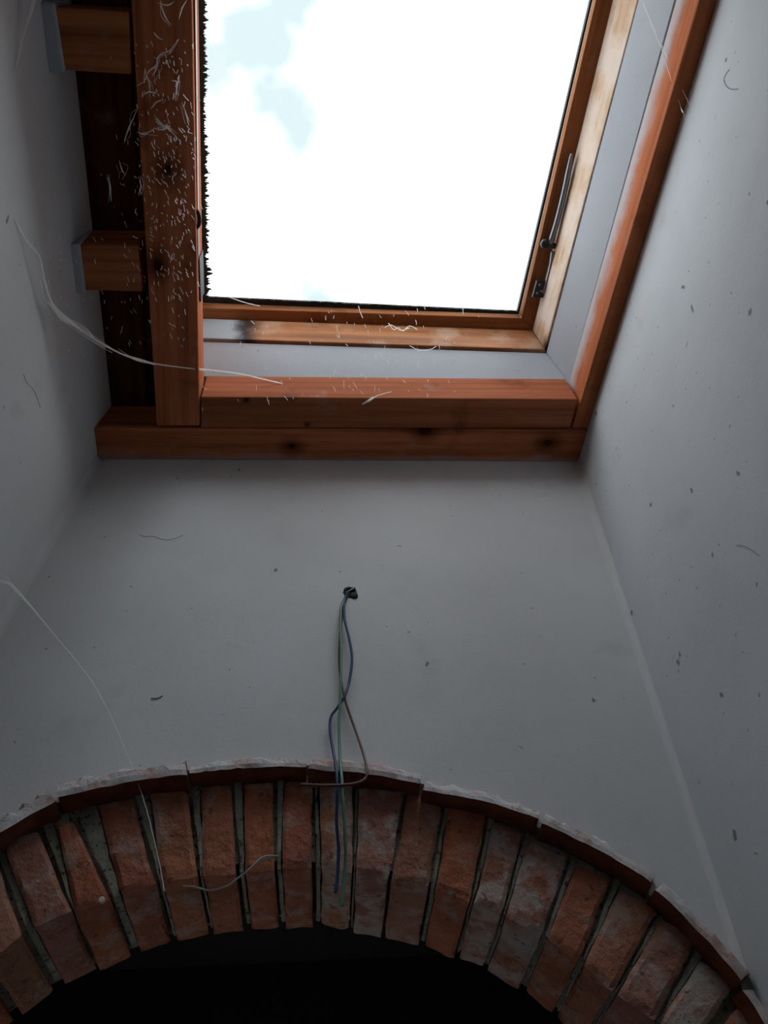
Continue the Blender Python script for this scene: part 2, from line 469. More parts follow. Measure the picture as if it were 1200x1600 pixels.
# ------------------------------------------------------------------ ROOF: boarding with the skylight opening
C_LIN, C_FRM, C_SASH, C_GLS = 0.132, 0.255, 0.375, 0.41
BT = 1.30                                # rake coordinate of the upper end of the skylight
def ring(br, rtop, bl, left_pts, top):
    """corners BL, BR, TR, TL (a,b): right line through br and rtop, bottom line through bl and br, left line, top at b"""
    BR_ = br; lr0, lr1 = left_pts
    BL_ = isect(bl, br, lr0, lr1)
    return [BL_, BR_, line_at_b(br, rtop, top), line_at_b(lr0, lr1, top)]
tl0, tl1 = rab(312, 665, 0), rab(300, 0, 0)                    # right edge of the left trimmer
hide = lambda d: ((tl0[0] - d, tl0[1]), (tl1[0] - d, tl1[1]))
R_LIN0 = ring(rab(889, 598, C_LIN), rab(1054, 0, C_LIN), rab(312, 588, C_LIN), hide(0.035), BT + 0.06)
R_LIN1 = ring(rab(853, 551, C_FRM), rab(997, 0, C_FRM), rab(308, 533, C_FRM), hide(0.04), BT + 0.05)
R_FRM0 = ring(rab(851, 546, C_FRM), rab(996, 0, C_FRM), rab(308, 528, C_FRM), hide(0.045), BT + 0.045)
R_FRM1 = ring(rab(832, 516, C_SASH), rab(957, 0, C_SASH), rab(308, 497, C_SASH), hide(0.05), BT + 0.03)
gl = (rab(317, 463, C_GLS), rab(315, 0, C_GLS))
R_SSH0 = ring(rab(833, 515, C_SASH + .003), rab(958, 0, C_SASH + .003), rab(308, 496, C_SASH + .003), hide(0.05), BT + 0.03)
R_SSH1 = ring(rab(815, 497, C_SASH + .008), rab(931, 0, C_SASH + .008), rab(313, 481, C_SASH + .008), ((gl[0][0] - .03, gl[0][1]), (gl[1][0] - .03, gl[1][1])), BT)
R_BEAD = ring(rab(811, 491, C_GLS - .006), rab(926, 0, C_GLS - .006), rab(315, 473, C_GLS - .006), ((gl[0][0] - .012, gl[0][1]), (gl[1][0] - .012, gl[1][1])), BT - .01)
R_GLS = ring(rab(808, 487, C_GLS), rab(922, 0, C_GLS), rab(317, 464, C_GLS), ((gl[0][0] - .004, gl[0][1]), (gl[1][0] - .004, gl[1][1])), BT - .015)
def grow(r, d):
    (bl, br, tr, tl) = r
    return [(bl[0] - d, bl[1] - d), (br[0] + d, br[1] - d), (tr[0] + d, tr[1] + d), (tl[0] - d, tl[1] + d)]
def rail(profile, i):
    """profile: list of (ring, level); the member between corner i and i+1"""
    j = (i + 1) % 4; n = len(profile); K = 12; V_, F_ = [], []
    for s_ in range(K + 1):
        t = s_ / K
        V_ += [rp3(*r[i], c).lerp(rp3(*r[j], c), t) for r, c in profile]
    for s_ in range(K):
        for k in range(n):
            k2 = (k + 1) % n; F_.append([s_ * n + k, s_ * n + k2, (s_ + 1) * n + k2, (s_ + 1) * n + k])
    F_ += [list(range(n))[::-1], [K * n + k for k in range(n)]]
    return V_, F_

HOLE = grow(R_LIN0, 0.045)
AMIN, AMAX, BMIN, BMAX = -1.2, 1.25, -0.26, 3.0
def ceil_part(quad, c0=BOARD + 0.018, c1=0.36): return roof_prism(quad, c0, c1)
h = HOLE
parts = [ceil_part([(AMIN, BMIN), (AMAX, BMIN), (AMAX, h[1][1]), (AMIN, h[0][1])]),
         ceil_part([(h[1][0], h[1][1]), (AMAX, h[1][1]), (AMAX, h[2][1]), (h[2][0], h[2][1])]),
         ceil_part([(AMIN, h[3][1]), (AMAX, h[2][1]), (AMAX, BMAX), (AMIN, BMAX)]),
         ceil_part([(AMIN, h[0][1]), (h[0][0], h[0][1]), (h[3][0], h[3][1]), (AMIN, h[3][1])])]
PLANKW = wood('dark_stained_boards', S, (0.085, 0.030, 0.017), (0.035, 0.012, 0.008), 0.5, rough=0.6)
v, f = join(parts)
ce = tag(mesh_obj('ceiling', v, f, PLANKW), 'dark stained timber roof boarding around the skylight', 'ceiling', kind='structure')
# boards on show between the left wall and the left trimmer, and the boards behind the right rafter and above the viewer
def plank(a0, a1, b0, b1, dz=0.0):
    v, f = roof_prism([(a0, b0), (a1, b0), (a1, b1), (a0, b1)], BOARD + dz, BOARD + 0.0175)
    mesh_obj('plank', v, f, PLANKW, ce, bevel=0.002)
a = -0.80
for w_, dz in ((0.13, 0.002), (0.14, 0.0), (0.135, 0.003), (0.125, 0.0)):
    plank(a, a + w_ - 0.004, -0.02, BMAX, dz); a += w_
    if a > h[0][0] - 0.13: break
plank(a, h[0][0] - 0.001, -0.02, BMAX, 0.001)
a = h[1][0] + 0.11
plank(a, a + 0.16, -0.02, BMAX, 0.0); plank(a + 0.164, a + 0.36, -0.02, BMAX, 0.002)
a = h[0][0] + 0.004
while a < h[1][0] + 0.08:
    plank(a, a + 0.136, h[2][1] + 0.005, BMAX, random.uniform(0, .003)); a += 0.14

# ------------------------------------------------------------------ ROOF TIMBERS (each one a thing)
def timber(name, quad, c0, c1, mat, label, bevel=0.0035):
    v, f = roof_prism(quad, c0, c1)
    o = mesh_obj(name, v, f, mat, bevel=bevel)
    return tag(o, label, 'beam', 'roof timbers')
kn = lambda px, py: roofp(px, py, 0.0)
WA = wood('stained_pine_wall_beam', X, (0.45, 0.140, 0.064), (0.22, 0.062, 0.028), 0.3,
          [kn(456, 697), kn(664, 674), kn(856, 692)], 0.025, wash=(Vector((0, 1, 0)), D, -0.030, 0.012, 0.55))
WB = wood('stained_pine_trimming_beam', X, (0.345, 0.112, 0.054), (0.22, 0.065, 0.030), 0.25, [kn(385, 625), kn(480, 664)], 0.006)
WT = wood('stained_pine_trimmer', S, (0.48, 0.148, 0.068), (0.24, 0.068, 0.032), 0.3, [kn(262, 266), kn(246, 414)], 0.026)
WR = wood('stained_pine_rafter', S, (0.40, 0.125, 0.052), (0.27, 0.078, 0.032), 0.25, wash=(N, N.dot(O), 0.050, 0.125, 0.85))
WS = wood('stained_pine_joist', X, (0.39, 0.130, 0.056), (0.23, 0.070, 0.030), 0.25)

pA0, pA1 = rab(150, 668, 0), rab(915, 670, 0)
aL = plane_x(PL, D, O.z) - 0.03 - O.x; aR = plane_x(PR, D, O.z) + 0.03 - O.x
bm_ = lambda p: p[1]
timber('wall_beam', [(aL, 0.0), (aR, 0.0), (aR, bm_(pA1) - 0.002), (aL, bm_(pA0) - 0.002)], 0.0, BOARD, WA,
       'reddish brown beam with round dark knots lying along the top of the grey end wall')
q0, q1 = rab(312, 620, 0), rab(905, 624, 0)
j0, j1 = rab(892, 668, 0), rab(905, 622, 0)
timber('trimming_beam', [(tl0[0] + 0.003, bm_(pA0) + 0.001), (j0[0], bm_(pA1) + 0.001), (j1[0] - 0.003, q1[1]), (tl0[0] + 0.004, q0[1])], 0.0, BOARD, WB,
       'short brown beam under the white sill, from left trimmer to right rafter')
t0, t1 = rab(245, 665, 0), rab(205, 0, 0)
timber('trimmer', [(t0[0], t0[1]), (tl0[0], tl0[1]), line_at_b(tl0, tl1, BMAX), line_at_b(t0, t1, BMAX)], -0.002, BOARD - 0.025, WT,
       'brown knotted timber running up along the left edge of the skylight')
r0, r1 = rab(975, 400, 0), rab(1093, 0, 0)
o0, o1 = rab(1010, 400, 0), rab(1121, 0, 0)
bA = bm_(pA1) + 0.001
timber('rafter', [(j0[0] + 0.004, bA), (line_at_b(o0, o1, bA)[0] + 0.03, bA), (line_at_b(o0, o1, BMAX)[0] + 0.05, BMAX), line_at_b(r0, r1, BMAX), line_at_b(r0, r1, q1[1])], 0.001, BOARD, WR,
       'long orange brown rafter beside the right plaster wall with whitewash on its upper edge')
tt = BT + 0.12
v, f = roof_prism([(line_at_b(tl0, tl1, tt)[0] + .003, tt), (line_at_b(r0, r1, tt)[0] - .003, tt), (line_at_b(r0, r1, tt + .11)[0] - .003, tt + .11), (line_at_b(tl0, tl1, tt + .11)[0] + .003, tt + .11)], 0.0, BOARD)
tag(mesh_obj('trim_1', v, f, WB, bevel=.0035), 'brown trimming timber across the upper end of the skylight', 'trim', kind='structure')
# two short joists from the left wall to the trimmer
def stub(corners, col_px, label):
    q = [rab(*p, 0.0) for p in corners]        # near-left, near-right, far-right, far-left
    base = empty('joist', rp3(q[3][0], q[3][1], 0))
    xl = [q[0][0] - 0.09, q[3][0] - 0.09]
    v, f = roof_prism([(xl[0], q[0][1]), q[1], q[2], (xl[1], q[3][1])], 0.0, BOARD)
    mesh_obj('timber', v, f, WS, base, bevel=0.003)
    d = col_px
    e = 0.006
    v, f = roof_prism([(xl[0], q[0][1] + e), (q[0][0] + d, q[0][1] + e), (q[3][0] + d + 0.004, q[3][1] - e), (xl[1], q[3][1] - e)], -e, BOARD - 0.001)
    pc = mesh_obj('plaster_collar', v, f, REVEAL, base, bevel=0.005); pc['label'] = 'grey plaster collar around the joist end'
    tag(base, label, 'beam', 'roof timbers')
stub([(112, 384), (215, 384), (222, 456), (118, 453)], 0.020, 'short brown joist between left wall and trimmer, halfway down the skylight')
stub([(62, 8), (201, 18), (205, 116), (76, 107)], 0.030, 'short brown joist between left wall and trimmer at the upper left corner')

# ------------------------------------------------------------------ SKYLIGHT WINDOW
win = tag(empty('window_1', rp3(0.1, 0.7, C_FRM)), 'wooden roof window with white plaster reveal and a blank bright pane', 'window', kind='structure')
def sill_extra(k, c, n1):
    # bleached varnish, and the grey weathered patch with black rot at the left end of the sill
    c = k.mix(k.maprange(k.noise(9, 5), 0.48, 0.66, 0, 0.5), c, (0.44, 0.31, 0.23))
    rel = k.sub(roofp(308, 512, 0.31))
    d = k.math('ADD', k.dot(rel, (1, 0, 0)), k.math('MULTIPLY', k.math('SUBTRACT', k.noise(12, 4), 0.5), 0.10))
    c = k.mix(k.maprange(d, 0.13, 0.20, 1, 0), c, (0.03, 0.02, 0.018))
    c = k.mix(k.maprange(d, 0.09, 0.14, 1, 0), c, (0.30, 0.31, 0.33))
    return c
def frame_extra(k, c, n1):
    c = k.mix(k.maprange(k.noise(7, 5), 0.40, 0.60, 0, 0.8), c, (0.62, 0.52, 0.45))
    rel = k.sub(roofp(850, 546, C_FRM))
    return k.mix(k.maprange(k.math('ADD', k.length(rel), k.math('MULTIPLY', k.noise(40, 3), 0.03)), 0.02, 0.07, 0.9, 0), c, (0.03, 0.018, 0.012))
W_SILL = wood('weathered_sill_wood', X, (0.30, 0.125, 0.055), (0.14, 0.052, 0.022), 0.5, extra=sill_extra, rough=0.35)
W_FRAME = wood('bleached_frame_wood', S, (0.52, 0.36, 0.24), (0.38, 0.22, 0.12), 0.2, [], extra=frame_extra, rough=0.45)
W_SASHB = wood('varnished_sash_wood', X, (0.30, 0.115, 0.045), (0.16, 0.055, 0.022), 0.3, rough=0.35)
W_SASHR = wood('varnished_sash_wood_upright', S, (0.30, 0.115, 0.045), (0.16, 0.055, 0.022), 0.3, rough=0.35)
W_BEAD = simple('pale_glazing_bead', (0.55, 0.45, 0.33), 0.5, 0, 0.3)
OUTR = grow(R_LIN0, 0.06)
sides = ('bottom', 'right', 'top', 'left')
for i in range(4):
    v, f = rail([(R_LIN0, C_LIN), (R_LIN1, C_FRM - .002), (OUTR, C_FRM - .002), (OUTR, C_LIN + .005)], i)
    mesh_obj('reveal', v, f, WT if i == 3 else REVEAL, win, bevel=0.002)
OUTF = grow(R_LIN0, 0.055)
for i in range(4):
    v, f = rail([(R_FRM0, C_FRM), (R_FRM1, C_SASH), (OUTF, C_SASH), (OUTF, C_FRM)], i)
    mesh_obj('frame_sill' if i == 0 else 'frame_rail', v, f, W_SILL if i == 0 else W_FRAME, win, bevel=0.003)
OUTS = grow(R_SSH0, 0.02)
GUP = C_GLS + 0.012
for i in range(4):
    v, f = rail([(OUTS, C_SASH + .006), (R_SSH1, C_SASH + .008), (R_BEAD, C_GLS - .007), (OUTS, C_GLS - .007)], i)
    mesh_obj('sash_rail', v, f, W_SASHB if i in (0, 2) else W_SASHR, win, bevel=0.0025)
for i in range(4):
    v, f = rail([(R_SSH1, C_SASH + .0095), (R_BEAD, C_GLS - .004), (grow(R_SSH1, .002), C_GLS - .004)], i)
    bd = mesh_obj('glazing_bead', v, f, W_BEAD, win)
for i in range(4):
    v, f = rail([(R_BEAD, C_GLS - .005), (R_GLS, C_GLS - .003), (R_GLS, C_GLS + .012), (OUTS, C_GLS + .012), (OUTS, C_GLS - .005)], i)
    mesh_obj('rubber_seal', v, f, BLACK, win)
v, f = roof_prism(grow(R_GLS, 0.006), C_GLS, C_GLS + 0.004)
mesh_obj('glass_pane', v, f, GLASS, win)
# ragged growth of dirt along the left and lower edges of the pane
def fringe(p0, p1, inward, n, wid, seed):
    rnd = random.Random(seed); V_, F_ = [], []
    for i in range(n + 1):
        t = i / n
        a_ = p0[0] + (p1[0] - p0[0]) * t; b_ = p0[1] + (p1[1] - p0[1]) * t
        w_ = wid(t) * (0.35 + 0.9 * abs(noise.noise(Vector((t * n * 0.09, seed, 0)))) + 0.55 * rnd.random())
        V_ += [rp3(a_ - inward[0] * .01, b_ - inward[1] * .01, C_GLS - .0025), rp3(a_ + inward[0] * w_, b_ + inward[1] * w_, C_GLS - .0015),
               rp3(a_ + inward[0] * w_ * .8, b_ + inward[1] * w_ * .8, C_GLS - .005), rp3(a_ - inward[0] * .01, b_ - inward[1] * .01, C_GLS - .007)]
    for i in range(n):
        for k in range(4):
            k2 = (k + 1) % 4; F_.append([4 * i + k, 4 * i + k2, 4 * i + 4 + k2, 4 * i + 4 + k])
    F_ += [[3, 2, 1, 0], [4 * n, 4 * n + 1, 4 * n + 2, 4 * n + 3]]
    mesh_obj('moss_fringe', V_, F_, MOSS, win)
fringe(R_GLS[0], R_GLS[3], (1, 0.0), 700, lambda t: 0.017 + 0.012 * (t < 0.45) * (1 - t), 3)
fringe(R_GLS[0], R_GLS[1], (0, 1.0), 300, lambda t: 0.004, 9)
# pale strip catching the light along the left of the pane
def strip(py0, py1, px0, px1, c0, c1, mat, name):
    g0, g1 = rab(px0, py0, c0), rab(px1, py1, c0)
    v, f = roof_prism([(line_at_b(tl0, tl1, g0[1])[0] + .001, g0[1]), g0, g1, (line_at_b(tl0, tl1, g1[1])[0] + .001, g1[1])], c0, c1)
    mesh_obj(name, v, f, mat, win, bevel=.0015)
strip(402, -160, 310, 303, 0.02, 0.045, W_SASHR, 'edge_strip')
strip(472, 404, 314, 312, 0.03, 0.10, BLACK, 'edge_block')
# iron stay on the right of the sash
def roof_bar(pts, c, half, mat, name, sides=8):
    P = [roofp(*p, cc) for p, cc in zip(pts, c)]
    v, f = tube(smooth_path(P, 4), half, sides); return mesh_obj(name, v, f, mat, win, smooth=True)
stay = roof_bar([(893, 240), (885, 285), (872, 340), (860, 380)], [C_SASH - q for q in (.013, .017, .017, .017)], lambda t: 0.0035 + 0.0045 * min(1, t * 4), IRON, 'stay_arm')
roof_bar([(864, 393), (861, 415), (855, 440), (850, 458)], [C_SASH - q for q in (.020, .018, .018, .018)], 0.0065, IRON, 'stay_arm')
q = [rab(*p, C_SASH - .012) for p in ((838, 438), (857, 438), (848, 464), (831, 464))]
v, f = roof_prism(q, C_SASH - .020, C_SASH - .005); pl_ = mesh_obj('hinge_plate', v, f, BLACKIRON, win, bevel=.002)
for px, py in ((839, 458), (846, 455), (843, 445)):
    c_ = roofp(px, py, C_SASH - .021); v, f = tube([c_, c_ + N * .004], .0035, 8)
    mesh_obj('screw', v, f, IRON, pl_)
kc = roofp(853, 382, C_SASH - .020)
v, f = tube([kc - N * .002, kc + N * .002, kc + N * .010, kc + N * .02], lambda t: .010 if t < .2 else (.014 if t < .8 else .008), 14)
mesh_obj('stay_knob', v, f, BLACKIRON, win, bevel=.002)
P0, P1 = roofp(855, 382, C_SASH - .017), roofp(868, 385, C_SASH - .015)
v, f = tube([P0, P1], .008, 8); mesh_obj('stay_clamp', v, f, BLACKIRON, win, bevel=.001)
# little black catch on the left edge
c0 = roofp(307, 342, .016)
v, f = tube(smooth_path([c0 + S * .02, c0 + X * .006 + S * .012 - N * .004, c0 + X * .008 - S * .0 - N * .005, c0 + X * .006 - S * .012 - N * .004, c0 - S * .02], 4), .0045, 8)
mesh_obj('catch', v, f, BLACKIRON, win, smooth=True)

# ------------------------------------------------------------------ BRICK ARCH
arch = tag(empty('brick_arch', Vector((CI.x, D + ARCH_D / 2, CI.y))), 'round arch of weathered red bricks set on edge with grey mortar', 'arch')
def polar(p): return math.atan2(p.z - CI.y, p.x - CI.x)
BT_ = [  # top-left, top-right, bottom-right, bottom-left of each brick face
 ((-75, 1378), (-10, 1338), (36, 1462), (-20, 1505)),
 ((4, 1318), (58, 1294), (113, 1427), (56, 1452)),
 ((87, 1288), (112, 1279), (174, 1408), (117, 1430)),
 ((152, 1258), (206, 1246), (244, 1382), (190, 1401)),
 ((234, 1240), (292, 1234), (309, 1372), (254, 1382)),
 ((313, 1226), (361, 1225), (369, 1366), (317, 1371)),
 ((381, 1224), (427, 1222), (429, 1362), (382, 1365)),
 ((443, 1221), (488, 1221), (488, 1358), (441, 1361)),
 ((497, 1222), (553, 1224), (550, 1368), (501, 1360)),
 ((560, 1230), (633, 1238), (606, 1378), (556, 1371)),
 ((637, 1238), (693, 1253), (670, 1388), (610, 1379)),
 ((702, 1256), (761, 1272), (733, 1412), (680, 1392)),
 ((772, 1283), (818, 1300), (783, 1428), (739, 1412)),
 ((826, 1308), (889, 1338), (846, 1464), (790, 1432)),
 ((900, 1350), (955, 1374), (904, 1505), (854, 1468)),
 ((968, 1386), (1028, 1424), (955, 1552), (911, 1510)),
 ((1034, 1436), (1086, 1470), (1022, 1597), (962, 1556)),
 ((1096, 1498), (1150, 1540), (1070, 1645), (1028, 1602)),
]
BSEG = (7, 5, 11)
def brick_mesh(name, corners, y0, y1, mat, parent, seed, soff=0.0):
    """corners: TL,TR,BR,BL points in the wall plane; a worn brick with rounded broken arrises"""
    nu, nw, nv = BSEG
    TL, TR, BRc, BLc = corners
    idx = {}; V_, F_ = [], []
    def P(i, j, k):
        key = (i, j, k)
        if key in idx: return idx[key]
        u, w, v_ = i / nu, j / nw, k / nv
        eu, ew, ev = (min(u, 1 - u), min(w, 1 - w), min(v_, 1 - v_))
        top = TL.lerp(TR, u); bot = BLc.lerp(BRc, u)
        p = bot.lerp(top, v_)
        y = y0 + (y1 - y0) * w
        cen = (TL + TR + BRc + BLc) / 4
        on = (eu == 0) + (ew == 0) + (ev == 0)
        q = Vector((p.x, y, p.z))
        if on >= 2:
            c3 = Vector((cen.x, (y0 + y1) / 2, cen.z))
            n_ = abs(noise.noise(q * 17 + Vector((seed, 0, 0))))
            pull = (0.002 + 0.008 * n_) * (1.4 if on == 3 else 1)
            dx = (c3 - q); ax = Vector((dx.x if eu == 0 else 0, dx.y if ew == 0 else 0, dx.z if ev == 0 else 0))
            if eu == 0: ax = Vector((dx.x, ax.y, dx.z * (ev == 0)))
            q += ax.normalized() * pull
        nn = noise.noise_vector(q * 28 + Vector((seed * 3.1, 0, seed))) * 0.0022 + noise.noise_vector(q * 9 + Vector((seed, 1, 0))) * 0.0016
        q += Vector((nn.x, nn.y, nn.z))
        idx[key] = len(V_); V_.append(q); return idx[key]
    for i in range(nu):
        for k in range(nv):
            F_.append([P(i, 0, k), P(i + 1, 0, k), P(i + 1, 0, k + 1), P(i, 0, k + 1)])
            F_.append([P(i, nw, k), P(i, nw, k + 1), P(i + 1, nw, k + 1), P(i + 1, nw, k)])
    for i in range(nu):
        for j in range(nw):
            F_.append([P(i, j, 0), P(i, j + 1, 0), P(i + 1, j + 1, 0), P(i + 1, j, 0)])
            F_.append([P(i, j, nv), P(i + 1, j, nv), P(i + 1, j + 1, nv), P(i, j + 1, nv)])
    for j in range(nw):
        for k in range(nv):
            F_.append([P(0, j, k), P(0, j, k + 1), P(0, j + 1, k + 1), P(0, j + 1, k)])
            F_.append([P(nu, j, k), P(nu, j + 1, k), P(nu, j + 1, k + 1), P(nu, j, k + 1)])
    return mesh_obj(name, V_, F_, mat, parent)
WHITE = {8, 9, 12, 13, 17}
rb = random.Random(11)
for i, q in enumerate(BT_):
    off = rb.uniform(0.000, 0.006)
    pts = [wallp(*p, 0.0) for p in q]
    brick_mesh('brick', pts, D - off, D + ARCH_D - rb.uniform(0, .012), BRICK_W if i in WHITE else BRICK, arch, i * 5.3)
# the mortar joints on show, each with a shrinkage crack beside its left brick
for i in range(len(BT_) - 1):
    a_, b_ = BT_[i], BT_[i + 1]
    TRi, BRi = wallp(*a_[1]), wallp(*a_[2]); TLj, BLj = wallp(*b_[0]), wallp(*b_[3])
    if (TRi - TLj).length + (BRi - BLj).length < 0.018: continue
    wt, wb_ = (TRi - TLj).length, (BRi - BLj).length
    gt = min(.5, rb.uniform(.0030, .0060) / max(wt, 1e-4)); gb = min(.5, rb.uniform(.0030, .0065) / max(wb_, 1e-4))
    up = (TLj - BLj).normalized()
    brick_mesh('mortar_joint', [TRi.lerp(TLj, gt) + up * .012, TLj + up * .012, BLj + up * .004, BRi.lerp(BLj, gb) + up * .005], D + rb.uniform(.002, .004), D + ARCH_D - .02, MORTAR, arch, 90 + i * 3.7)
# the rest of the ring down to the springing (outside the photograph)
def ring_brick(th, mat, seed):
    dth = 0.056 / RI / 2
    pt = lambda r, t: Vector((CI.x + r * math.cos(t), D, CI.y + r * math.sin(t)))
    dth2 = 0.056 / .92 / 2
    brick_mesh('brick', [pt(.925, th + dth2), pt(.925, th - dth2), pt(RI, th - dth), pt(RI, th + dth)], D, D + ARCH_D - .005, mat, arch, seed)
thl = polar(wallp(-20, 1505)) + 0.055
k_ = 0
while thl < math.pi - 0.02:
    ring_brick(thl, BRICK, 200 + k_); thl += 0.088; k_ += 1
thr = polar(wallp(1070, 1645)) - 0.055
while thr > 0.03:
    ring_brick(thr, BRICK, 300 + k_); thr -= 0.088; k_ += 1
# mortar bed behind and between the bricks
def mortar_ring():
    n, m, d = 150, 5, 5
    V_, F_ = [], []
    sec = []
    for j in range(m + 1): sec.append((j / m, 0.0))
    for j in range(1, d + 1): sec.append((1.0, j / d))
    for j in range(1, m + 1): sec.append((1 - j / m, 1.0))
    for j in range(1, d): sec.append((0.0, 1 - j / d))
    ns = len(sec)
    for i in range(n + 1):
        a = math.pi * i / n
        dirv = Vector((math.cos(a), 0, math.sin(a)))
        # radius from CI that reaches the tile ring (centred on CE)
        dx, dz = CI.x - CE.x, CI.y - CE.y; bq = dx * dirv.x + dz * dirv.z
        ro = -bq + math.sqrt(bq * bq - (dx * dx + dz * dz) + (RE + 0.014) ** 2)
        for u, w in sec:
            r = (RI + 0.018) + (ro - RI - 0.018) * u
            p = Vector((CI.x, 0, CI.y)) + dirv * r; p.y = D + 0.011 + (ARCH_D - 0.020) * w
            p += noise.noise_vector(p * 22) * 0.004
            V_.append(p)
    for i in range(n):
        for k in range(ns):
            k2 = (k + 1) % ns; F_.append([i * ns + k, i * ns + k2, (i + 1) * ns + k2, (i + 1) * ns + k])
    F_ += [list(range(ns)), [n * ns + k for k in range(ns)]]
    mo = mesh_obj('mortar', V_, F_, MORTAR, arch); mo['label'] = 'grey green crumbling lime mortar'
mortar_ring()
# projecting course of thin tiles over the arch
corn = tag(empty('arch_moulding', Vector((CE.x, D, CE.y + RE))), 'projecting curved course of thin whitewashed tiles above the brick arch', 'moulding')
PRO = 0.042
TI = [((-330, 1760), (-215, 1530)), ((-212, 1522), (-92, 1372)), ((-88, 1366), (86, 1252)), ((89, 1247), (291, 1210)), ((295, 1208), (478, 1199)), ((482, 1202), (655, 1225)),
      ((661, 1234), (842, 1280)), ((847, 1286), (1019, 1381)), ((1024, 1389), (1158, 1535)), ((1160, 1542), (1250, 1720))]
for i, (pl0, pr0) in enumerate(TI):
    pl0 = (pl0[0] - 2, pl0[1]); pr0 = (pr0[0] + 2, pr0[1])
    A_, B_ = wallp(*pl0, PRO), wallp(*pr0, PRO)
    t_ = (B_ - A_).normalized(); n_ = Vector((-t_.z, 0, t_.x)); n_ = n_ if n_.z > 0 else -n_
    th_ = (0.040 if i <= 3 else 0.033) + rb.uniform(-.002, .004); ln = (B_ - A_).length; nu = 22; nv = 3; nw = 3
    V_, F_, fm = [], [], []
    dp = PRO + 0.05
    sec = [(j / nw, 0.0) for j in range(nw)] + [(1.0, j / nv) for j in range(nv)] + [(1 - j / nw, 1.0) for j in range(nw)] + [(0.0, 1 - j / nv) for j in range(nv)]
    # section: (w: 0 front .. 1 back, v: 0 under .. 1 top)
    ns = len(sec)
    for u in range(nu + 1):
        e = min(u, nu - u) / nu * ln
        for w, v_ in sec:
            bow = 0.006 * math.sin(math.pi * u / nu)
            p = A_ + t_ * (ln * u / nu) + n_ * (th_ * v_ + bow) + Vector((0, dp * w, 0))
            edge = (w == 0) and v_ in (0, 1)
            nn = abs(noise.noise(p * 30))
            if edge: p += Vector((0, 0.003 + 0.006 * nn, 0)) + n_ * (0.003 if v_ == 0 else -0.003 - .016 * nn)
            if e < 1e-6: p += t_ * (0.004 if u == 0 else -0.004) * nn * 2
            if w == 0: p.y += 0.016 * v_ * (0.6 + nn)
            p += noise.noise_vector(p * 26 + Vector((i, 0, 0))) * 0.0022
            V_.append(p)
    for u in range(nu):
        for k in range(ns):
            k2 = (k + 1) % ns; F_.append([u * ns + k, u * ns + k2, (u + 1) * ns + k2, (u + 1) * ns + k])
            fm.append(1 if k < nw else 0)
    F_ += [list(range(ns)), [nu * ns + k for k in range(ns)]]; fm += [1, 1]
    mesh_obj('tile', V_, F_, TILE_W, corn, mats=[TILE_W, TILE_R], fmat=fm)
# ------------------------------------------------------------------ WIRES
W_BLUE = simple('blue_wire', (0.02, 0.048, 0.13), 0.4); W_GREEN = simple('green_wire', (0.10, 0.22, 0.16), 0.4); W_BROWN = simple('brown_wire', (0.11, 0.055, 0.045), 0.45)
def wire(name, pts, mat, label, rad=0.0028):
    P = [wallp(px, py, off) for px, py, off in pts]
    v, f = tube(smooth_path(P, 8), rad, 8)
    tag(mesh_obj(name, v, f, mat, smooth=True), label, 'wire', 'wires hanging from the wall hole')
wire('blue_wire', [(549, 924, -.06), (545, 926, -.01), (538, 938, .012), (538, 965, .014), (546, 1000, .014), (550, 1030, .013), (546, 1063, .013), (538, 1088, .018), (527, 1106, .014), (517, 1121, .013), (516, 1145, .015), (521, 1175, .022), (526, 1205, .046), (527, 1240, .050), (526, 1285, .040), (529, 1325, .030), (527, 1370, .026), (524, 1395, .026)], W_BLUE,
     'blue wire with a kink hanging from the hole over the brick arch')
wire('green_wire', [(550, 928, -.06), (545, 929, -.01), (535, 942, .014), (532, 965, .02), (533, 1020, .022), (532, 1080, .024), (530, 1130, .025), (531, 1180, .032), (534, 1215, .052), (536, 1250, .056), (539, 1300, .046), (540, 1345, .034), (537, 1385, .028), (534, 1416, .028)], W_GREEN,
     'pale green wire hanging straight from the hole over the brick arch')
wire('brown_wire', [(548, 930, -.06), (545, 931, -.01), (537, 945, .010), (532, 985, .010), (530, 1030, .010), (533, 1065, .010), (541, 1100, .012), (555, 1140, .014), (567, 1175, .025), (573, 1200, .046), (571, 1216, .052), (556, 1224, .056), (530, 1227, .060), (500, 1227, .060), (470, 1226, .058)], W_BROWN,
     'brown wire bending sideways to the left above the brick arch', 0.0026)
# broken conduit in the hole
cd = empty('conduit', hc + Vector((0, 0.02, 0)))
tag(cd, 'broken dark conduit end in the hole in the grey wall', 'conduit')
ns = 16; V_, F_ = [], []
rng = random.Random(4)
for i in range(ns):
    a = 2 * math.pi * i / ns
    for r, y in ((.0155, -.002 + rng.uniform(-.004, .006)), (.0155, .09), (.0128, .09), (.0128, -.001 + rng.uniform(-.002, .004))):
        V_.append(hc + Vector((r * math.cos(a), y, r * 1.15 * math.sin(a))))
for i in range(ns):
    j = (i + 1) % ns
    for k in range(4): F_.append([4 * i + k, 4 * i + (k + 1) % 4, 4 * j + (k + 1) % 4, 4 * j + k])
GREYPL = simple('grey_conduit', (0.10, 0.10, 0.10), 0.6)
mesh_obj('pipe', V_, F_, GREYPL, cd)
v, f = tube(smooth_path([hc + Vector((-.010, -.004, -.004)), hc + Vector((-.004, -.006, .000)), hc + Vector((.004, -.005, .006)), hc + Vector((.010, -.003, .014))], 4), .0014, 6)
mesh_obj('torn_strip', v, f, REVEAL, cd)
v, f = tube([hc + Vector((.008, -.004, -.012)), hc + Vector((.010, .004, -.010)), hc + Vector((.011, .02, -.009))], lambda t: .009, 9)
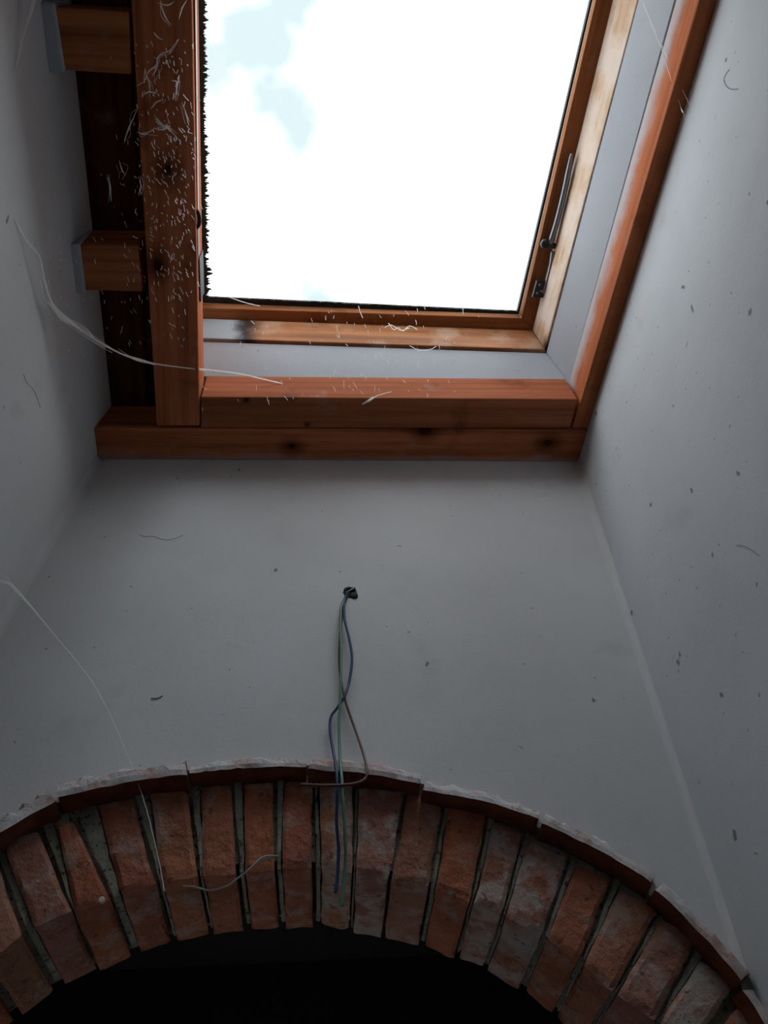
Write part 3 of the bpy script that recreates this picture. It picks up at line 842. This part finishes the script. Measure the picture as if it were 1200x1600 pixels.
mesh_obj('plug', v, f, simple('dark_plug', (0.05, 0.045, 0.04), .9), cd, smooth=True)

# ------------------------------------------------------------------ COBWEBS
def on_left(px, py, off=0.0):
    r = ray(px, py); p, n = PL; t = (p - CAM).dot(n) / r.dot(n); return CAM + r * t * (1 - off)
def on_right(px, py, off=0.0):
    r = ray(px, py); p, n = PR; t = (p - CAM).dot(n) / r.dot(n); return CAM + r * t * (1 - off)
def depth_line(pix, d0, d1):
    """a strand strung between two anchor depths"""
    n = len(pix); out = []
    for i, (px, py) in enumerate(pix):
        r = ray(px, py).normalized(); out.append(CAM + r * (d0 + (d1 - d0) * i / (n - 1)))
    return out
def dist(p): return (p - CAM).length
def strand_group(name, label, paths, mat=WEB, group='cobwebs'):
    root = empty(name, paths[0][0][-1])
    for pts, rad in paths:
        sp = smooth_path(pts, 6)
        for i in range(1, len(sp) - 1): sp[i] = sp[i] + noise.noise_vector(sp[i] * 90) * 0.0006
        v, f = tube(sp, rad, 5); mesh_obj('thread', v, f, mat, root)
    return tag(root, label, 'cobweb', group)
# long strand from the left wall to the beam
pix = [(22, 342), (40, 374), (62, 402), (70, 440), (80, 470), (95, 492), (118, 509), (150, 531), (180, 548), (210, 560), (240, 568), (268, 572), (300, 576), (335, 579), (375, 584), (410, 592), (452, 602)]
dA, dB = dist(on_left(22, 342)), dist(roofp(452, 602, .09))
P = depth_line(pix, dA, dB)
def rad_main(t):
    return 0.0018 + 0.0052 * math.exp(-((t - 0.33) / 0.05) ** 2) + 0.0026 * math.exp(-((t - 0.58) / 0.03) ** 2) + 0.0012 * math.exp(-((t - .78) / .02) ** 2)
P2 = [p + Vector((0.004, 0, -0.006)) * math.sin(math.pi * i / (len(P) - 1)) for i, p in enumerate(P)][4:11]
P3 = [p + Vector((-0.005, 0, -0.010)) * math.sin(math.pi * i / (len(P) - 1)) for i, p in enumerate(P)][4:9]
rw = random.Random(8); fuzz = []
for k in range(12):
    i0 = rw.choice((3, 4, 5, 5, 6, 8)); fuzz.append(([P[i0 + j] + Vector((rw.uniform(-.012, .012), rw.uniform(-.01, .01), rw.uniform(-.012, .012))) * (j < 2) for j in range(3)], .0005))
strand_group('cobweb_strand', 'thick white cobweb strand strung from the left wall to the beam below the sill', [(P, rad_main), (P2, 0.0010), (P3, .0008)] + fuzz)
# upper left corner
d0 = dist(on_left(55, 0, .03)); d1 = dist(on_left(22, 115))
strand_group('cobweb_strand', 'white cobweb strand on the left wall in the upper left corner',
             [(depth_line([(56, -10), (49, 18), (42, 38), (34, 65), (28, 92), (22, 112)], d0, d1), lambda t: .0034 * (1 - t) + .0006),
              (depth_line([(10, 25), (14, 60), (20, 100), (15, 150)], d1, d1), .0005)])
# lower left: from the left wall edge to the arch soffit
d0, d1 = dist(on_left(0, 900)), dist(wallp(255, 1385, .01))
strand_group('cobweb_strand', 'thin pale cobweb strand crossing the end wall from the left edge to the arch',
             [(depth_line([(-30, 890), (0, 907), (14, 912), (30, 928), (50, 950), (70, 974), (95, 1004), (125, 1040), (150, 1075), (178, 1130), (205, 1195), (228, 1262), (245, 1330), (257, 1392)], d0, d1), lambda t: .0026 * math.exp(-((t - .2) / .13) ** 2) + .0009),
              (depth_line([(-10, 872), (10, 900), (28, 924)], d0, d0 + .01), .0007)])
# right side, top
d0, d1 = dist(roofp(1000, 0, .12)), dist(on_right(1072, 200))
strand_group('cobweb_strand', 'faint cobweb threads across the right rafter at the upper right',
             [(depth_line([(998, -10), (1015, 30), (1032, 72), (1050, 128), (1068, 178), (1075, 205)], d0, d1), .0006),
              (depth_line([(1033, 70), (1055, 115), (1078, 166)], d0 + .02, d1), .0006),
              (depth_line([(1052, 138), (1060, 160), (1067, 176)], d0 + .04, d1 - .01), .0011)])
# tangled web on the trimmer
def on_tr(px, py, off=0.03): return roofp(px, py, -off)
segs = [[(278, 62), (266, 78), (248, 88), (244, 102), (232, 112), (226, 126), (214, 134)], [(248, 96), (244, 108), (238, 118)], [(228, 116), (233, 128), (234, 142)], [(250, 0), (256, 22), (266, 38)],
        [(243, 190), (252, 196), (262, 198), (270, 208), (283, 222)], [(246, 184), (256, 200), (262, 194)], [(240, 200), (255, 203), (266, 196)], [(214, 172), (206, 190), (200, 204), (194, 224)], [(214, 206), (224, 209), (240, 203)],
        [(284, 160), (290, 176), (295, 196)], [(280, 120), (276, 138), (274, 158)], [(168, 272), (172, 290), (174, 314)], [(186, 250), (190, 264), (196, 274)], [(216, 276), (220, 290), (216, 306)], [(268, 126), (276, 128), (274, 136)],
        [(222, 150), (232, 144), (246, 146)], [(236, 170), (244, 160), (254, 156)], [(240, 50), (246, 58), (254, 62)], [(292, 0), (284, 14), (280, 30)], [(246, 4), (262, 8), (272, 2)]]
paths = []
for s_ in segs:
    paths.append(([on_tr(x, y, .02 + .015 * math.sin(x * .3)) for x, y in s_], lambda t: 0.0004 + 0.0011 * math.sin(math.pi * t) ** 2))
for k in range(5): paths.append(([on_tr(246 + 3 * k, 186 + k * 3, .025), on_tr(252 + 2 * k, 195 + k, .03), on_tr(262 + k, 197 + 2 * k, .025)], .0012))
rw = random.Random(5)
for s_ in segs[:14]:
    for k in range(2):
        paths.append(([on_tr(x + rw.gauss(0, 4) , y + rw.gauss(0, 4), .02 + rw.uniform(0, .02)) for x, y in s_[rw.choice((0, 0, 1)):4]], .0003))
strand_group('cobweb', 'tangled white cobweb caught on the upper part of the left trimmer', paths)
# threads on the sill
paths = [([roofp(x, y, .20) for x, y in s_], .0009) for s_ in ([(607, 505), (615, 515), (622, 512), (630, 517), (640, 509), (652, 515)], [(600, 512), (612, 508), (626, 516), (640, 512)], [(640, 540), (655, 547), (672, 546), (682, 541)], [(560, 478), (563, 488), (567, 497)], [(355, 463), (380, 472), (406, 478)])]
strand_group('cobweb', 'small tangle of cobweb on the wooden sill below the pane', paths)
strand_group('cobweb', 'pale scrap of web on the face of the beam below the sill', [([roofp(x, y, -.004) for x, y in s_], lambda t: .0006 + .0016 * (1 - t)) for s_ in ([(566, 631), (578, 626), (590, 618), (612, 612)], [(570, 630), (580, 622), (588, 620)])])
# grey web across the arch bricks
strand_group('cobweb_strand', 'dusty grey curl of web across the lower faces of the arch bricks',
             [([wallp(x, y, o_) for x, y, o_ in ((286, 1384, .012), (305, 1386, .02), (327, 1391, .026), (350, 1386, .026), (372, 1372, .022), (390, 1358, .018), (405, 1345, .014), (420, 1339, .012), (436, 1338, .010))], lambda t: .0014 + .0028 * math.exp(-((t - .82) / .12) ** 2))], WEBGREY)
# countless dusty flecks of silk hanging between the trimmer and the sill
rf = random.Random(21); parts = []
for i in range(520):
    z = rf.random()
    if z < 0.55: px, py = rf.gauss(262, 28), rf.uniform(60, 470)
    elif z < 0.72: px, py = rf.uniform(140, 300), rf.uniform(260, 560)
    elif z < 0.80: px, py = rf.uniform(0, 140), rf.uniform(350, 560)
    elif z < 0.93: px, py = rf.gauss(600, 60), rf.uniform(470, 620)
    else: px, py = rf.uniform(310, 560), rf.uniform(460, 640)
    if px > 316 and py < 478: continue
    c = -.01 - .05 * rf.random()
    ln = rf.uniform(2, 9) * (1.6 if rf.random() < .1 else 1); an = rf.gauss(1.25, .35)
    if px < 140: c = -.15
    A_ = roofp(px, py, c); B_ = roofp(px + ln * math.cos(an), py + ln * math.sin(an), c - .003)
    parts.append(tube([A_, (A_ + B_) / 2 + Vector((rf.uniform(-.001, .001), 0, 0)), B_], rf.uniform(.0004, .0010), 3))
v, f = join(parts)
tag(mesh_obj('web_flecks', v, f, WEB), 'scattered white flecks of dusty silk around the left trimmer and sill', 'cobweb', kind='stuff')
# fine dark threads of dirt clinging to the plaster
DIRT = simple('dark_dust_thread', (0.14, 0.135, 0.13), .9)
def hair(pts, fn, label, rad=.0005):
    v, f = tube(smooth_path([fn(*p) for p in pts], 5), rad, 5)
    tag(mesh_obj('dust_thread', v, f, DIRT), label, 'dust thread', 'dust threads on the plaster')
hair([(218, 835), (226, 838), (240, 838), (255, 843), (272, 842), (286, 836)], lambda x, y: wallp(x, y, .0012), 'thin dark curl of dust on the end wall below the wall beam')
hair([(236, 1091), (246, 1091), (254, 1087)], lambda x, y: wallp(x, y, .0012), 'short dark dust curl low on the end wall above the moulding', .0009)
hair([(37, 585), (42, 598), (52, 608), (58, 622), (63, 637)], lambda x, y: on_left(x, y, .0015), 'hanging dark dust thread on the left wall beside the wall beam')
hair([(1140, 108), (1132, 120), (1132, 130), (1140, 139), (1153, 139)], lambda x, y: on_right(x, y, .0015), 'hooked dark dust curl high on the right wall')
hair([(1150, 852), (1163, 853), (1176, 861), (1186, 868)], lambda x, y: on_right(x, y, .0015), 'curved dust thread at the right edge of the right wall', .0004)
# small pale nail head in the shadow line of the arch
c_ = wallp(160, 1409, .0)
v, f = tube([c_ - Vector((0, .009, 0)), c_ - Vector((0, .0082, 0)), c_ - Vector((0, .0072, 0)), c_ - Vector((0, .001, 0))], lambda t: (.0035, .005, .005, .0045)[round(t * 3)], 12)
tag(mesh_obj('nail', v, f, simple('pale_nail_head', (.6, .5, .42), .6)), 'small pale round nail head at the lower end of an arch brick', 'nail')
